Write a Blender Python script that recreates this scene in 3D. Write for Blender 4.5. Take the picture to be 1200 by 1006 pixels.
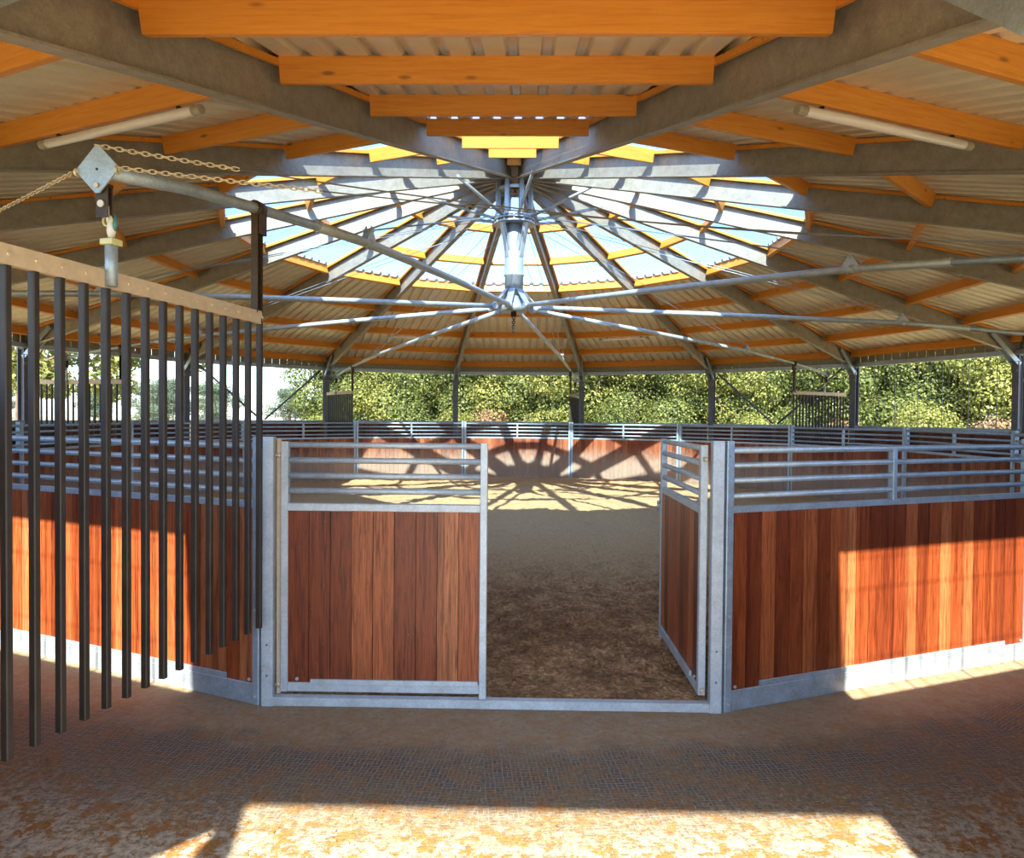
import bpy, bmesh, math, random
from math import sin, cos, tan, pi, radians, hypot, sqrt
from mathutils import Vector, Matrix, noise

for o in list(bpy.data.objects):
    bpy.data.objects.remove(o)
sc = bpy.context.scene
COL = sc.collection

# ---------------------------------------------------------------- camera
F_PX, YAW, PITCH, ROLL = 820.81, -0.0185, 0.0179, 0.0086
fw = Vector((sin(YAW)*cos(PITCH), cos(YAW)*cos(PITCH), -sin(PITCH)))
rt = Vector((cos(YAW), -sin(YAW), 0)); up = rt.cross(fw)
rt2 = rt*cos(ROLL) + up*sin(ROLL); up2 = up*cos(ROLL) - rt*sin(ROLL)
cd = bpy.data.cameras.new('camera'); cam = bpy.data.objects.new('camera', cd); COL.objects.link(cam)
M = Matrix((rt2, up2, -fw)).transposed().to_4x4(); M.translation = Vector((0.211, -12.0, 1.8956))
cam.matrix_world = M
cd.sensor_fit = 'HORIZONTAL'; cd.sensor_width = 36; cd.lens = 36*F_PX/1200
cd.clip_start = 0.05; cd.clip_end = 1000
sc.camera = cam

# ---------------------------------------------------------------- sky, sun, exposure
SUN_DIR = Vector((0.05, 1.0, -0.84)).normalized()          # travelling direction of the light
wd = bpy.data.worlds.new('world'); sc.world = wd; wd.use_nodes = True
wn = wd.node_tree; wn.nodes.clear()
wo = wn.nodes.new('ShaderNodeOutputWorld'); bg = wn.nodes.new('ShaderNodeBackground')
sky = wn.nodes.new('ShaderNodeTexSky'); sky.sky_type = 'NISHITA'; sky.sun_disc = False
sky.sun_elevation = radians(40); sky.sun_rotation = radians(183); sky.air_density = 1.0; sky.dust_density = 0.3; sky.ozone_density = 2.5
bg.inputs['Strength'].default_value = 0.22
tint = wn.nodes.new('ShaderNodeMix'); tint.data_type = 'RGBA'; tint.blend_type = 'MULTIPLY'; tint.inputs[0].default_value = 1
wc = wn.nodes.new('ShaderNodeTexCoord'); wx = wn.nodes.new('ShaderNodeSeparateXYZ'); wr = wn.nodes.new('ShaderNodeValToRGB')
wn.links.new(wc.outputs['Generated'], wx.inputs[0]); wn.links.new(wx.outputs[2], wr.inputs[0]); wn.links.new(wr.outputs[0], tint.inputs[7])
wr.color_ramp.elements[0].color = (.58, .66, .80, 1); wr.color_ramp.elements[0].position = .0; wr.color_ramp.elements[1].color = (1.0, .98, .97, 1); wr.color_ramp.elements[1].position = .45
wn.links.new(sky.outputs[0], tint.inputs[6]); wn.links.new(tint.outputs[2], bg.inputs[0]); wn.links.new(bg.outputs[0], wo.inputs[0])
sd = bpy.data.lights.new('sun', 'SUN'); sun = bpy.data.objects.new('sun', sd); COL.objects.link(sun)
sd.energy = 7.0; sd.angle = radians(0.6); sd.color = (1.0, 0.90, 0.74)
sun.rotation_euler = SUN_DIR.to_track_quat('-Z', 'Y').to_euler(); sun.location = (0, -20, 20)
sc.view_settings.view_transform = 'Standard'; sc.view_settings.look = 'None'
sc.view_settings.gamma = 1.0; sc.view_settings.use_curve_mapping = False
sc.view_settings.exposure = 1.68
sc.cycles.max_bounces = 12; sc.cycles.diffuse_bounces = 7; sc.cycles.transparent_max_bounces = 24
sc.cycles.caustics_reflective = False; sc.cycles.caustics_refractive = False

# ---------------------------------------------------------------- mesh helpers
class MB:
    def __init__(s): s.v = []; s.f = []; s.uv = []; s.hasuv = False; s.sm = []
    def face(s, idx, uvs=None, smooth=False):
        s.f.append(idx); s.uv.append(uvs); s.sm.append(smooth)
        if uvs: s.hasuv = True
    def add(s, vs, fs, uvs=None, smooth=False):
        b = len(s.v); s.v += [tuple(v) for v in vs]
        for i, f in enumerate(fs): s.face([b+k for k in f], uvs[i] if uvs else None, smooth)
    def box(s, x0, x1, y0, y1, z0, z1, M=None, uvfn=None):
        vs = [Vector((x, y, z)) for z in (z0, z1) for y in (y0, y1) for x in (x0, x1)]
        fs = [(0, 2, 3, 1), (4, 5, 7, 6), (0, 1, 5, 4), (2, 6, 7, 3), (0, 4, 6, 2), (1, 3, 7, 5)]
        uvs = [[uvfn(vs[k]) for k in f] for f in fs] if uvfn else None
        if M: vs = [M @ v for v in vs]
        s.add(vs, fs, uvs)
    def cbox(s, x0, x1, y0, y1, z0, z1, c=.003, M=None):
        # box with chamfered long edges (along whichever axis is longest)
        L = [x1-x0, y1-y0, z1-z0]; ax = L.index(max(L)); lo = [x0, y0, z0]; hi = [x1, y1, z1]
        a, b = [(1, 2), (2, 0), (0, 1)][ax]; c = min(c, L[a]/3, L[b]/3)
        sec = [(lo[a]+c, lo[b]), (hi[a]-c, lo[b]), (hi[a], lo[b]+c), (hi[a], hi[b]-c), (hi[a]-c, hi[b]), (lo[a]+c, hi[b]), (lo[a], hi[b]-c), (lo[a], lo[b]+c)]
        vs = []
        for e in (lo[ax], hi[ax]):
            for p, q in sec:
                v = [0, 0, 0]; v[ax] = e; v[a] = p; v[b] = q; vs.append(Vector(v))
        fs = [(i, (i+1) % 8, (i+1) % 8+8, i+8) for i in range(8)] + [tuple(range(7, -1, -1)), tuple(range(8, 16))]
        if M: vs = [M @ v for v in vs]
        s.add(vs, fs)
    def beam(s, p, q, w, h, upv=(0, 0, 1), smooth=False):
        p = Vector(p); q = Vector(q); d = (q-p).normalized(); u = Vector(upv)
        if abs(d.dot(u)) > .98: u = Vector((0, 1, 0))
        x = d.cross(u).normalized(); z = x.cross(d)
        vs = [a + x*i*w/2 + z*j*h/2 for a in (p, q) for i, j in ((-1, -1), (1, -1), (1, 1), (-1, 1))]
        s.add(vs, [(0, 1, 5, 4), (1, 2, 6, 5), (2, 3, 7, 6), (3, 0, 4, 7), (3, 2, 1, 0), (4, 5, 6, 7)])
    def ibeam(s, p, q, w, h, tf=.012, tw=.009, upv=(0, 0, 1)):
        p = Vector(p); q = Vector(q); d = (q-p).normalized(); u = Vector(upv)
        if abs(d.dot(u)) > .98: u = Vector((0, 1, 0))
        x = d.cross(u).normalized(); z = x.cross(d)
        for c0, ww, hh in ((z*(h/2-tf/2), w, tf), (-z*(h/2-tf/2), w, tf), (Vector(), tw, h-2*tf)):
            s.beam(p+c0, q+c0, ww, hh, z)
    def tube(s, pts, r, n=10, closed=False, caps=True, smooth=True):
        pts = [Vector(p) for p in pts]; N = len(pts); b = len(s.v)
        rs = r if isinstance(r, (list, tuple)) else [r]*N
        prev = None
        for i, p in enumerate(pts):
            if closed: d = (pts[(i+1) % N]-pts[i-1])
            else: d = pts[min(i+1, N-1)]-pts[max(i-1, 0)]
            d.normalize()
            if prev is None:
                u = Vector((0, 0, 1)) if abs(d.z) < .9 else Vector((1, 0, 0))
            else: u = prev
            x = d.cross(u).normalized(); z = x.cross(d).normalized(); prev = z
            for k in range(n):
                a = 2*pi*k/n; v = p + (x*cos(a)+z*sin(a))*rs[i]; s.v.append(tuple(v))
        for i in range(N if closed else N-1):
            j = (i+1) % N
            for k in range(n):
                s.face([b+i*n+k, b+i*n+(k+1) % n, b+j*n+(k+1) % n, b+j*n+k], None, smooth)
        if caps and not closed:
            s.face([b+k for k in range(n)][::-1]); s.face([b+(N-1)*n+k for k in range(n)])
    def ring(s, c, R, r, axis=(0, 0, 1), n=24, m=8, ex=1.0):
        axis = Vector(axis).normalized(); u = axis.orthogonal().normalized(); w = axis.cross(u)
        c = Vector(c)
        s.tube([c+u*R*ex*cos(2*pi*k/n)+w*R*sin(2*pi*k/n) for k in range(n)], r, m, closed=True)
    def build(s, name, mat, parent=None, loc=None, rz=0):
        me = bpy.data.meshes.new(name); me.from_pydata(s.v, [], s.f)
        if s.hasuv:
            uvl = me.uv_layers.new(name='UVMap'); k = 0
            for uv in s.uv:
                for t in uv: uvl.data[k].uv = t; k += 1
        me.polygons.foreach_set('use_smooth', s.sm)
        me.materials.append(mat); me.update()
        o = bpy.data.objects.new(name, me); COL.objects.link(o)
        if parent: o.parent = parent
        if loc is not None: o.location = loc
        if rz: o.rotation_euler[2] = rz
        return o

def empty(name, label, cat, loc=(0, 0, 0), rz=0, group=None):
    o = bpy.data.objects.new(name, None); COL.objects.link(o); o.empty_display_size = .2
    o.location = loc; o.rotation_euler = (0, 0, rz)
    return tag(o, label, cat, group)
def tag(o, label, cat, group=None, kind=None):
    o['label'] = label; o['category'] = cat
    if group: o['group'] = group
    if kind: o['kind'] = kind
    return o
def struct(o, label=None):
    o['kind'] = 'structure'
    if label: o['label'] = label
    return o
def copy_tree(o, parent=None, top=True):
    c = o.copy(); COL.objects.link(c)
    if not top: c.parent = parent
    for ch in [x for x in KIDS(o)]: copy_tree(ch, c, False)
    return c
def KIDS(o): return list(o.children)

# ---------------------------------------------------------------- materials
class NT:
    def __init__(s, name):
        s.m = bpy.data.materials.new(name); s.m.use_nodes = True; s.t = s.m.node_tree; s.t.nodes.clear()
        s.out = s.n('OutputMaterial'); s.b = s.n('BsdfPrincipled'); s.l(s.b.outputs[0], s.out.inputs[0])
    def n(s, k, **kw):
        x = s.t.nodes.new('ShaderNode'+k)
        for a, v in kw.items(): setattr(x, a, v)
        return x
    def l(s, a, b): s.t.links.new(a, b)
    def val(s, sock, v):
        if hasattr(v, 'is_output') or hasattr(v, 'links'): s.l(v, sock)
        else: sock.default_value = v
    def math(s, op, a, b=None, c=None):
        x = s.n('Math', operation=op); s.val(x.inputs[0], a)
        if b is not None: s.val(x.inputs[1], b)
        if c is not None: s.val(x.inputs[2], c)
        return x.outputs[0]
    def noise(s, vec, scale, detail=4, rough=.6, dist=0):
        x = s.n('TexNoise'); x.inputs['Scale'].default_value = scale; x.inputs['Detail'].default_value = detail
        x.inputs['Roughness'].default_value = rough; x.inputs['Distortion'].default_value = dist
        if vec is not None: s.l(vec, x.inputs['Vector'])
        return x.outputs['Fac']
    def mapping(s, vec, sc_=(1, 1, 1), loc=(0, 0, 0)):
        x = s.n('Mapping'); x.inputs['Scale'].default_value = sc_; x.inputs['Location'].default_value = loc
        s.l(vec, x.inputs['Vector']); return x.outputs[0]
    def ramp(s, fac, stops, interp='LINEAR'):
        x = s.n('ValToRGB'); x.color_ramp.interpolation = interp; e = x.color_ramp.elements
        while len(e) < len(stops): e.new(.5)
        for i, (p, c) in enumerate(stops):
            e[i].position = p; e[i].color = (*c, 1) if len(c) == 3 else c
        s.l(fac, x.inputs[0]); return x.outputs[0]
    def mix(s, fac, a, b, mode='MIX'):
        x = s.n('Mix', data_type='RGBA', blend_type=mode); s.val(x.inputs[0], fac)
        for i, v in ((6, a), (7, b)):
            if isinstance(v, tuple): x.inputs[i].default_value = (*v, 1)
            else: s.l(v, x.inputs[i])
        return x.outputs[2]
    def bump(s, h, dist=.01, strength=.5):
        x = s.n('Bump'); x.inputs['Distance'].default_value = dist; x.inputs['Strength'].default_value = strength
        s.l(h, x.inputs['Height']); s.l(x.outputs[0], s.b.inputs['Normal']); return x
    def set(s, **kw):
        for k, v in kw.items():
            i = s.b.inputs[k.replace('_', ' ')]
            if isinstance(v, tuple): i.default_value = (*v, 1) if len(v) == 3 else v
            else: s.val(i, v)
    def gate(s, v, lo, hi):
        x = s.n('MapRange', interpolation_type='SMOOTHSTEP'); s.l(v, x.inputs[0])
        x.inputs[1].default_value = lo; x.inputs[2].default_value = hi; return x.outputs[0]

def m_galv(name, base, var=.25, metal=.55, rough=.48, dirt=None):
    g = NT(name); tc = g.n('TexCoord').outputs['Object']
    v = g.n('TexVoronoi'); v.inputs['Scale'].default_value = 55; g.l(tc, v.inputs['Vector'])
    n1 = g.noise(tc, 9, 5, .7); n2 = g.noise(tc, 80, 3, .6)
    f = g.math('ADD', g.math('MULTIPLY', n1, .6), g.math('MULTIPLY', n2, .4))
    a = tuple(c*(1-var) for c in base); b = tuple(min(1, c*(1+var)) for c in base)
    col = g.ramp(f, [(.35, a), (.65, b)])
    sp = g.n('SeparateColor'); g.l(v.outputs['Color'], sp.inputs[0])
    col = g.mix(.10, col, g.ramp(sp.outputs[0], [(0, a), (1, b)]))
    if dirt: col = g.mix(g.gate(g.noise(tc, 2.2, 6, .75), .5, .75), col, dirt)
    g.set(Base_Color=col, Metallic=metal, Roughness=g.math('ADD', rough-.12, g.math('MULTIPLY', n1, .25)))
    g.bump(n2, .0012, .25); return g.m
GALV = m_galv('galvanised_steel', (.40, .49, .57))
GALV_POST = m_galv('galvanised_post_steel', (.50, .56, .61), .22, .4, .5)
RAFTER = m_galv('aged_galvanised_steel', (.33, .295, .25), .25, .3, .6, (.22, .195, .165))
DARKST = m_galv('dark_steel', (.15, .16, .20), .3, .4, .5)
MASTM = m_galv('mast_steel', (.45, .50, .56), .2, .6, .38)
WIRE = m_galv('wire_steel', (.16, .16, .16), .1, .6, .5)
ROPE = m_galv('steel_cable', (.13, .115, .10), .1, .4, .5)
BRASSY = m_galv('yellow_zinc_steel', (.70, .58, .38), .2, .5, .45)
def flat(name, col, rough=.6, metal=0, n=.15, scale=12):
    g = NT(name); tc = g.n('TexCoord').outputs['Object']; f = g.noise(tc, scale, 5, .65)
    g.set(Base_Color=g.ramp(f, [(.3, tuple(c*(1-n) for c in col)), (.7, tuple(min(1, c*(1+n)) for c in col))]), Roughness=rough, Metallic=metal)
    return g.m
BAR = flat('black_bar_plastic', (.030, .022, .016), .55, 0, .4, 5)
STRAP = flat('dark_rusty_steel', (.060, .036, .020), .5, .3, .3)
BEIGE = flat('beige_rail_plastic', (.58, .44, .29), .55, 0, .12, 20)
WHITEP = flat('white_plastic', (.75, .72, .66), .35)
YELLOWP = flat('yellow_green_plastic', (.60, .58, .28), .4)
TEALP = flat('teal_plastic', (.06, .22, .24), .4)
LAMPT = flat('milky_lamp_tube', (.90, .84, .86), .3, 0, .03)
LAMPE = flat('grey_lamp_end', (.42, .37, .30), .45)

def m_timber():
    g = NT('orange_stained_timber'); tc = g.n('TexCoord').outputs['Object']; oi = g.n('ObjectInfo')
    off = g.n('VectorMath', operation='ADD'); g.l(tc, off.inputs[0])
    rnd = g.n('CombineXYZ'); 
    for i, k in enumerate((37., 11., 5.)): g.l(g.math('MULTIPLY', oi.outputs['Random'], k), rnd.inputs[i])
    g.l(rnd.outputs[0], off.inputs[1]); p = off.outputs[0]
    grain = g.noise(g.mapping(p, (1.2, 26, 26)), 2.2, 6, .65, .6)
    broad = g.noise(g.mapping(p, (.5, 2.5, 2.5)), 2.0, 3)
    col = g.ramp(grain, [(.25, (.60, .20, .024)), (.5, (.80, .32, .040)), (.8, (.88, .41, .075))])
    col = g.mix(g.math('MULTIPLY', broad, .55), col, (.68, .22, .018))
    v = g.n('TexVoronoi'); v.inputs['Scale'].default_value = 1.0; g.l(g.mapping(p, (2.3, 7.5, 7.5)), v.inputs['Vector'])
    knot = g.gate(v.outputs['Distance'], .15, .05)
    col = g.mix(g.math('MULTIPLY', knot, .75), col, (.17, .05, .012))
    g.set(Base_Color=col, Roughness=.5); g.bump(grain, .002, .3); return g.m
TIMBER = m_timber()

def m_plank(name, dusty, bright=1.0):
    # UV.x = plank index + fraction, UV.y = height in metres
    g = NT(name); uv = g.n('UVMap').outputs[0]; sp = g.n('SeparateXYZ'); g.l(uv, sp.inputs[0])
    idx = g.math('FLOOR', sp.outputs[0]); z = sp.outputs[1]
    w = g.n('TexWhiteNoise', noise_dimensions='1D'); g.l(idx, w.inputs['W'])
    cs = [(.18, .036, .011), (.26, .055, .014), (.34, .080, .021), (.41, .112, .034), (.50, .175, .064)]
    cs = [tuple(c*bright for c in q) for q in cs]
    base = g.ramp(w.outputs['Value'], [(0, cs[0]), (.28, cs[1]), (.55, cs[2]), (.8, cs[3]), (1, cs[4])])
    cv = g.n('CombineXYZ'); g.l(g.math('MULTIPLY', sp.outputs[0], .14), cv.inputs[0]); g.l(z, cv.inputs[2]); g.l(g.math('MULTIPLY', idx, 3.7), cv.inputs[1])
    grain = g.noise(g.mapping(cv.outputs[0], (34, 1, 1.4)), 2.0, 6, .68, 1.4)
    fine = g.noise(g.mapping(cv.outputs[0], (190, 1, 5)), 2.0, 4, .6)
    heart = g.noise(g.mapping(cv.outputs[0], (16, 1, .55)), 1.0, 4, .6, .8)
    col = g.mix(g.gate(grain, .38, .68), base, g.mix(1.0, base, (.36, .27, .24), 'MULTIPLY'))
    col = g.mix(g.math('MULTIPLY', g.gate(fine, .5, .8), .35), col, g.mix(1.0, base, (1.5, 1.7, 1.9), 'MULTIPLY'))
    col = g.mix(g.math('MULTIPLY', g.gate(heart, .50, .66), .7), col, g.mix(1.0, col, (.40, .30, .26), 'MULTIPLY'))
    fr = g.math('ABSOLUTE', g.math('SUBTRACT', g.math('FRACT', sp.outputs[0]), .5))
    spk = g.noise(cv.outputs[0], 60, 2, .5)
    col = g.mix(g.math('MULTIPLY', g.gate(spk, .71, .78), .4), col, (.50, .36, .22))
    if dusty:
        d = g.math('SUBTRACT', g.math('MULTIPLY_ADD', g.noise(cv.outputs[0], 4, 4, .6), .55, .75), z)
        dm = g.math('MULTIPLY', g.gate(d, -.12, .45), g.math('MULTIPLY_ADD', fine, .6, .5))
        col = g.mix(g.math('MULTIPLY', dm, .8), col, (.40, .33, .25))
    g.set(Base_Color=col, Roughness=.42 if not dusty else .7); g.bump(grain, .002, .35)
    return g.m
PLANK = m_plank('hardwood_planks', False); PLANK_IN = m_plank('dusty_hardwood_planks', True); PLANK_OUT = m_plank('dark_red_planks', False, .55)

def m_sheet():
    g = NT('cream_roof_sheet'); tc = g.n('TexCoord').outputs['Object']
    n = g.noise(tc, 1.3, 5, .65); n2 = g.noise(tc, 35, 3, .6)
    col = g.ramp(n, [(.3, (.70, .62, .48)), (.7, (.84, .76, .61))])
    g.set(Base_Color=g.mix(g.math('MULTIPLY', g.gate(n2, .55, .8), .25), col, (.46, .40, .31)), Roughness=.42, Metallic=.1); return g.m
SHEET = m_sheet()

def m_skylight():
    g = NT('clear_corrugated_skylight'); g.t.nodes.remove(g.b)
    tc = g.n('TexCoord').outputs['Object']
    tr = g.n('BsdfTransparent'); tr.inputs[0].default_value = (.60, .78, .92, 1)
    tl = g.n('BsdfTranslucent'); tl.inputs[0].default_value = (.40, .66, 1.0, 1)
    gl = g.n('BsdfGlossy'); gl.inputs['Roughness'].default_value = .12; gl.inputs[0].default_value = (.8, .9, 1, 1)
    m1 = g.n('MixShader'); g.l(g.ramp(g.noise(tc, 3, 5, .7), [(.3, (.08,)*3), (.75, (.22,)*3)]), m1.inputs[0]); g.l(tr.outputs[0], m1.inputs[1]); g.l(tl.outputs[0], m1.inputs[2])
    m2 = g.n('MixShader'); m2.inputs[0].default_value = .05; g.l(m1.outputs[0], m2.inputs[1]); g.l(gl.outputs[0], m2.inputs[2])
    g.l(m2.outputs[0], g.out.inputs[0]); return g.m
SKYL = m_skylight()

def m_pavers():
    g = NT('rubber_pavers_with_dirt'); uv = g.n('UVMap').outputs[0]; tc = g.n('TexCoord').outputs['Object']
    sp = g.n('SeparateXYZ'); g.l(tc, sp.inputs[0])
    us = g.n('SeparateXYZ'); wob = g.n('TexNoise'); wob.inputs['Scale'].default_value = 9; g.l(uv, wob.inputs['Vector'])
    vm = g.n('VectorMath', operation='MULTIPLY_ADD'); g.l(wob.outputs['Color'], vm.inputs[0]); vm.inputs[1].default_value = (.02, .02, 0); g.l(uv, vm.inputs[2]); g.l(vm.outputs[0], us.inputs[0])
    C_ = .048; a_ = g.math('DIVIDE', us.outputs[0], C_); b_ = g.math('DIVIDE', us.outputs[1], C_)
    fa, fb = g.math('FRACT', a_), g.math('FRACT', b_); par = g.math('PINGPONG', g.math('ADD', g.math('FLOOR', a_), g.math('FLOOR', b_)), 1)
    acr = g.math('ADD', g.math('MULTIPLY', fa, par), g.math('MULTIPLY', fb, g.math('SUBTRACT', 1, par)))
    def edge(x): return g.math('SUBTRACT', .5, g.math('ABSOLUTE', g.math('SUBTRACT', x, .5)))
    dd = g.math('MINIMUM', g.math('MINIMUM', edge(fa), edge(fb)), g.math('MULTIPLY', edge(g.math('FRACT', g.math('MULTIPLY', acr, 2))), .5))
    brick = g.gate(dd, .025, .075)
    rad = g.n('VectorMath', operation='LENGTH'); g.l(tc, rad.inputs[0]); rv = rad.outputs['Value']
    near = g.gate(rv, 8.35, 9.2)
    rub = g.ramp(g.noise(tc, 7, 4, .6), [(.3, (.085, .080, .078)), (.7, (.15, .135, .12))])
    joint = g.ramp(g.noise(tc, 30, 3, .6), [(.3, (.24, .185, .12)), (.7, (.42, .335, .23))])
    clean = g.mix(brick, joint, rub)
    soilc = g.ramp(g.noise(tc, 34, 6, .75), [(.28, (.095, .062, .030)), (.5, (.20, .145, .076)), (.72, (.37, .285, .16))])
    n_a = g.noise(tc, 1.5, 7, .72); n_b = g.noise(g.mapping(tc, (1, 1.6, 1), (3, 5, 0)), 3.1, 7, .75)
    thin = g.math('MULTIPLY', g.math('ADD', n_a, n_b), .5)
    cover = g.gate(thin, .44, .58)
    col = g.mix(g.math('MULTIPLY_ADD', cover, .58, .30), clean, soilc)
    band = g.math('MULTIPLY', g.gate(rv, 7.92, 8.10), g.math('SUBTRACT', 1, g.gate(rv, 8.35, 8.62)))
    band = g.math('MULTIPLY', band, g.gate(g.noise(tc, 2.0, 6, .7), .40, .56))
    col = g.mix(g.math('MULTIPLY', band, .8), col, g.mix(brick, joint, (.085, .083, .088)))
    wall = g.math('SUBTRACT', 8.02, rv)
    soil = g.gate(g.math('ADD', wall, g.math('MULTIPLY', g.noise(tc, 3.2, 6, .7), .75)), .15, .50)
    col = g.mix(g.math('MULTIPLY', soil, .95), col, g.ramp(g.noise(tc, 26, 6, .75), [(.3, (.24, .165, .095)), (.7, (.46, .35, .225))]))
    pale = g.gate(g.math('ADD', g.math('MULTIPLY', g.noise(tc, 24, 7, .8), .8), g.math('MULTIPLY', near, .12)), .40, .58)
    col = g.mix(g.math('MULTIPLY', pale, g.math('MULTIPLY_ADD', near, .62, .12)), col, (.66, .57, .42))
    cr = g.noise(tc, 26, 7, .8); big = g.noise(tc, 7.5, 6, .7)
    crm = g.gate(g.math('ADD', g.math('MULTIPLY', cr, .45), g.math('MULTIPLY', big, .55)), .505, .54)
    crm = g.math('MULTIPLY', crm, g.math('MULTIPLY_ADD', near, .6, .38))
    col = g.mix(crm, col, g.ramp(g.noise(tc, 60, 4, .7), [(.3, (.13, .05, .010)), (.7, (.48, .21, .030))]))
    g.set(Base_Color=col, Roughness=.9)
    h = g.math('ADD', g.math('MULTIPLY', brick, .35), g.math('ADD', g.noise(tc, 45, 5, .75), g.math('MULTIPLY', crm, .5)))
    g.bump(h, .008, .7); return g.m
PAVERS = m_pavers()

def m_sand():
    g = NT('churned_sand'); tc = g.n('TexCoord').outputs['Object']; sp = g.n('SeparateXYZ'); g.l(tc, sp.inputs[0])
    n = g.noise(tc, 5, 8, .72); n2 = g.noise(tc, 30, 6, .7)
    dry = g.ramp(n2, [(.3, (.50, .30, .135)), (.7, (.72, .48, .24))])
    wet = g.ramp(g.math('ADD', g.math('MULTIPLY', n2, .5), g.math('MULTIPLY', n, .5)), [(.36, (.11, .058, .022)), (.5, (.38, .205, .085)), (.60, (.74, .48, .25))])
    # the trodden sand by the gate is damp and darker
    f = g.gate(g.math('ADD', sp.outputs[1], g.math('MULTIPLY', n, 2.2)), -4.4, -1.2)
    g.set(Base_Color=g.mix(f, wet, dry), Roughness=.95)
    g.bump(g.math('ADD', n2, g.math('MULTIPLY', g.noise(tc, 11, 5, .7), 2.2)), .035, .9); return g.m
SAND = m_sand()
def m_ground():
    g = NT('dry_grass_ground'); tc = g.n('TexCoord').outputs['Object']
    c = g.ramp(g.noise(tc, .35, 7, .7), [(.3, (.26, .25, .09)), (.55, (.46, .38, .20)), (.75, (.64, .50, .31))])
    g.set(Base_Color=c, Roughness=.95); g.bump(g.noise(tc, 20, 5, .7), .03, .6); return g.m
GROUND = m_ground()
def m_leaf(name, a, b, c, hue=0):
    g = NT(name); ge = g.n('NewGeometry'); oi = g.n('ObjectInfo')
    tc = g.n('TexCoord').outputs['Object']
    r = g.math('ADD', g.math('MULTIPLY', ge.outputs['Random Per Island'], .6), g.math('MULTIPLY', g.noise(tc, .8, 3), .4))
    col = g.ramp(r, [(.2, a), (.5, b), (.85, c)])
    g.set(Base_Color=col, Roughness=.6)
    tl = g.n('BsdfTranslucent'); g.l(col, tl.inputs[0]); mx = g.n('MixShader'); mx.inputs[0].default_value = .35
    g.l(g.b.outputs[0], mx.inputs[1]); g.l(tl.outputs[0], mx.inputs[2]); g.l(mx.outputs[0], g.out.inputs[0]); return g.m
LEAF = m_leaf('green_leaves', (.035, .06, .018), (.11, .155, .035), (.25, .29, .075))
LEAFY = m_leaf('yellow_green_leaves', (.07, .10, .022), (.20, .23, .05), (.36, .36, .10))
LEAFR = m_leaf('dry_brown_leaves', (.17, .10, .05), (.32, .21, .11), (.46, .32, .19))
LEAFB = m_leaf('haze_tinted_leaves', (.07, .11, .085), (.11, .16, .11), (.17, .23, .13))  # bluish distance haze put into the leaf colour
BARK = flat('bark', (.13, .095, .065), .9, 0, .3, 6)

# ---------------------------------------------------------------- dimensions
N = 16; HA = pi/N; TN = tan(HA)
AIN, AOUT = 7.4817, 9.853; TIN, TOUT = 1.74, 1.74
Z0, SL = 6.11, .278                     # underside of purlins: z = Z0 - SL * apothem
PH = .170                               # purlin depth
def zp(a): return Z0 - SL*a
def loc(a, n):                          # point at apothem a in bay n
    c = n*2*HA; return (a*sin(c), -a*cos(c), 0)
def azp(r, az, z=0): return (r*sin(az), -r*cos(az), z)
ORD = ['zeroth', 'first', 'second', 'third', 'fourth', 'fifth', 'sixth', 'seventh', 'eighth', 'ninth']
def bayname(n, ref='gate'):
    n = (n+8) % 16 - 8
    if n == 0: return 'over the gate bay'
    if n == -8: return 'over the far bay opposite the gate'
    return 'over the %s bay %s of the gate' % (ORD[abs(n)], 'right' if n > 0 else 'left')
def baynear(n): return bayname(n).replace('over the', 'in the')
def cornername(k):                      # corner between bay k and k+1
    k = (k+8) % 16 - 8
    return '%s %s of the gate' % ((ORD[k+1], 'right') if k >= 0 else (ORD[-k], 'left'))

# ================================================================ ground and floors
b = MB(); s_ = 260
gs = [(-s_, -s_, -.06), (s_, -s_, -.06), (s_, s_, -.06), (-s_, s_, -.06)]
b.add(gs, [(0, 1, 2, 3)]); struct(b.build('ground', GROUND), 'dry grass ground around the round hall')

b = MB()
for n in range(16):
    c = n*2*HA; ca, sa = cos(c), sin(c)
    a0, a1 = AIN-.12, AOUT+.25
    for half in (-1, 1):
        q = [(0, a0), (half*a0*TN, a0), (half*a1*TN, a1), (0, a1)]
        tilt = .10*half if n == 0 else .25*half
        vs = [(a*sa+t*ca, -a*ca+t*sa, 0) for t, a in q]
        uv = [(t*cos(tilt)-a*sin(tilt)+n*3.1+half, t*sin(tilt)+a*cos(tilt)+n*1.7+half*.013) for t, a in q]
        b.add(vs, [(0, 1, 2, 3) if half < 0 else (3, 2, 1, 0)], [uv if half < 0 else uv[::-1]])
vs = [(-2.6, -13.6, 0), (2.5, -13.6, 0), (2.5, -AOUT-.2, 0), (-2.6, -AOUT-.2, 0)]
b.add([(x, y, .0 if y < -12 else -.0005) for x, y, z in vs], [(0, 1, 2, 3)], [[(v[0]+1.6, v[1]) for v in vs]])
struct(b.build('floor', PAVERS), 'walking track of rubber pavers covered in dirt and shavings')

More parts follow.
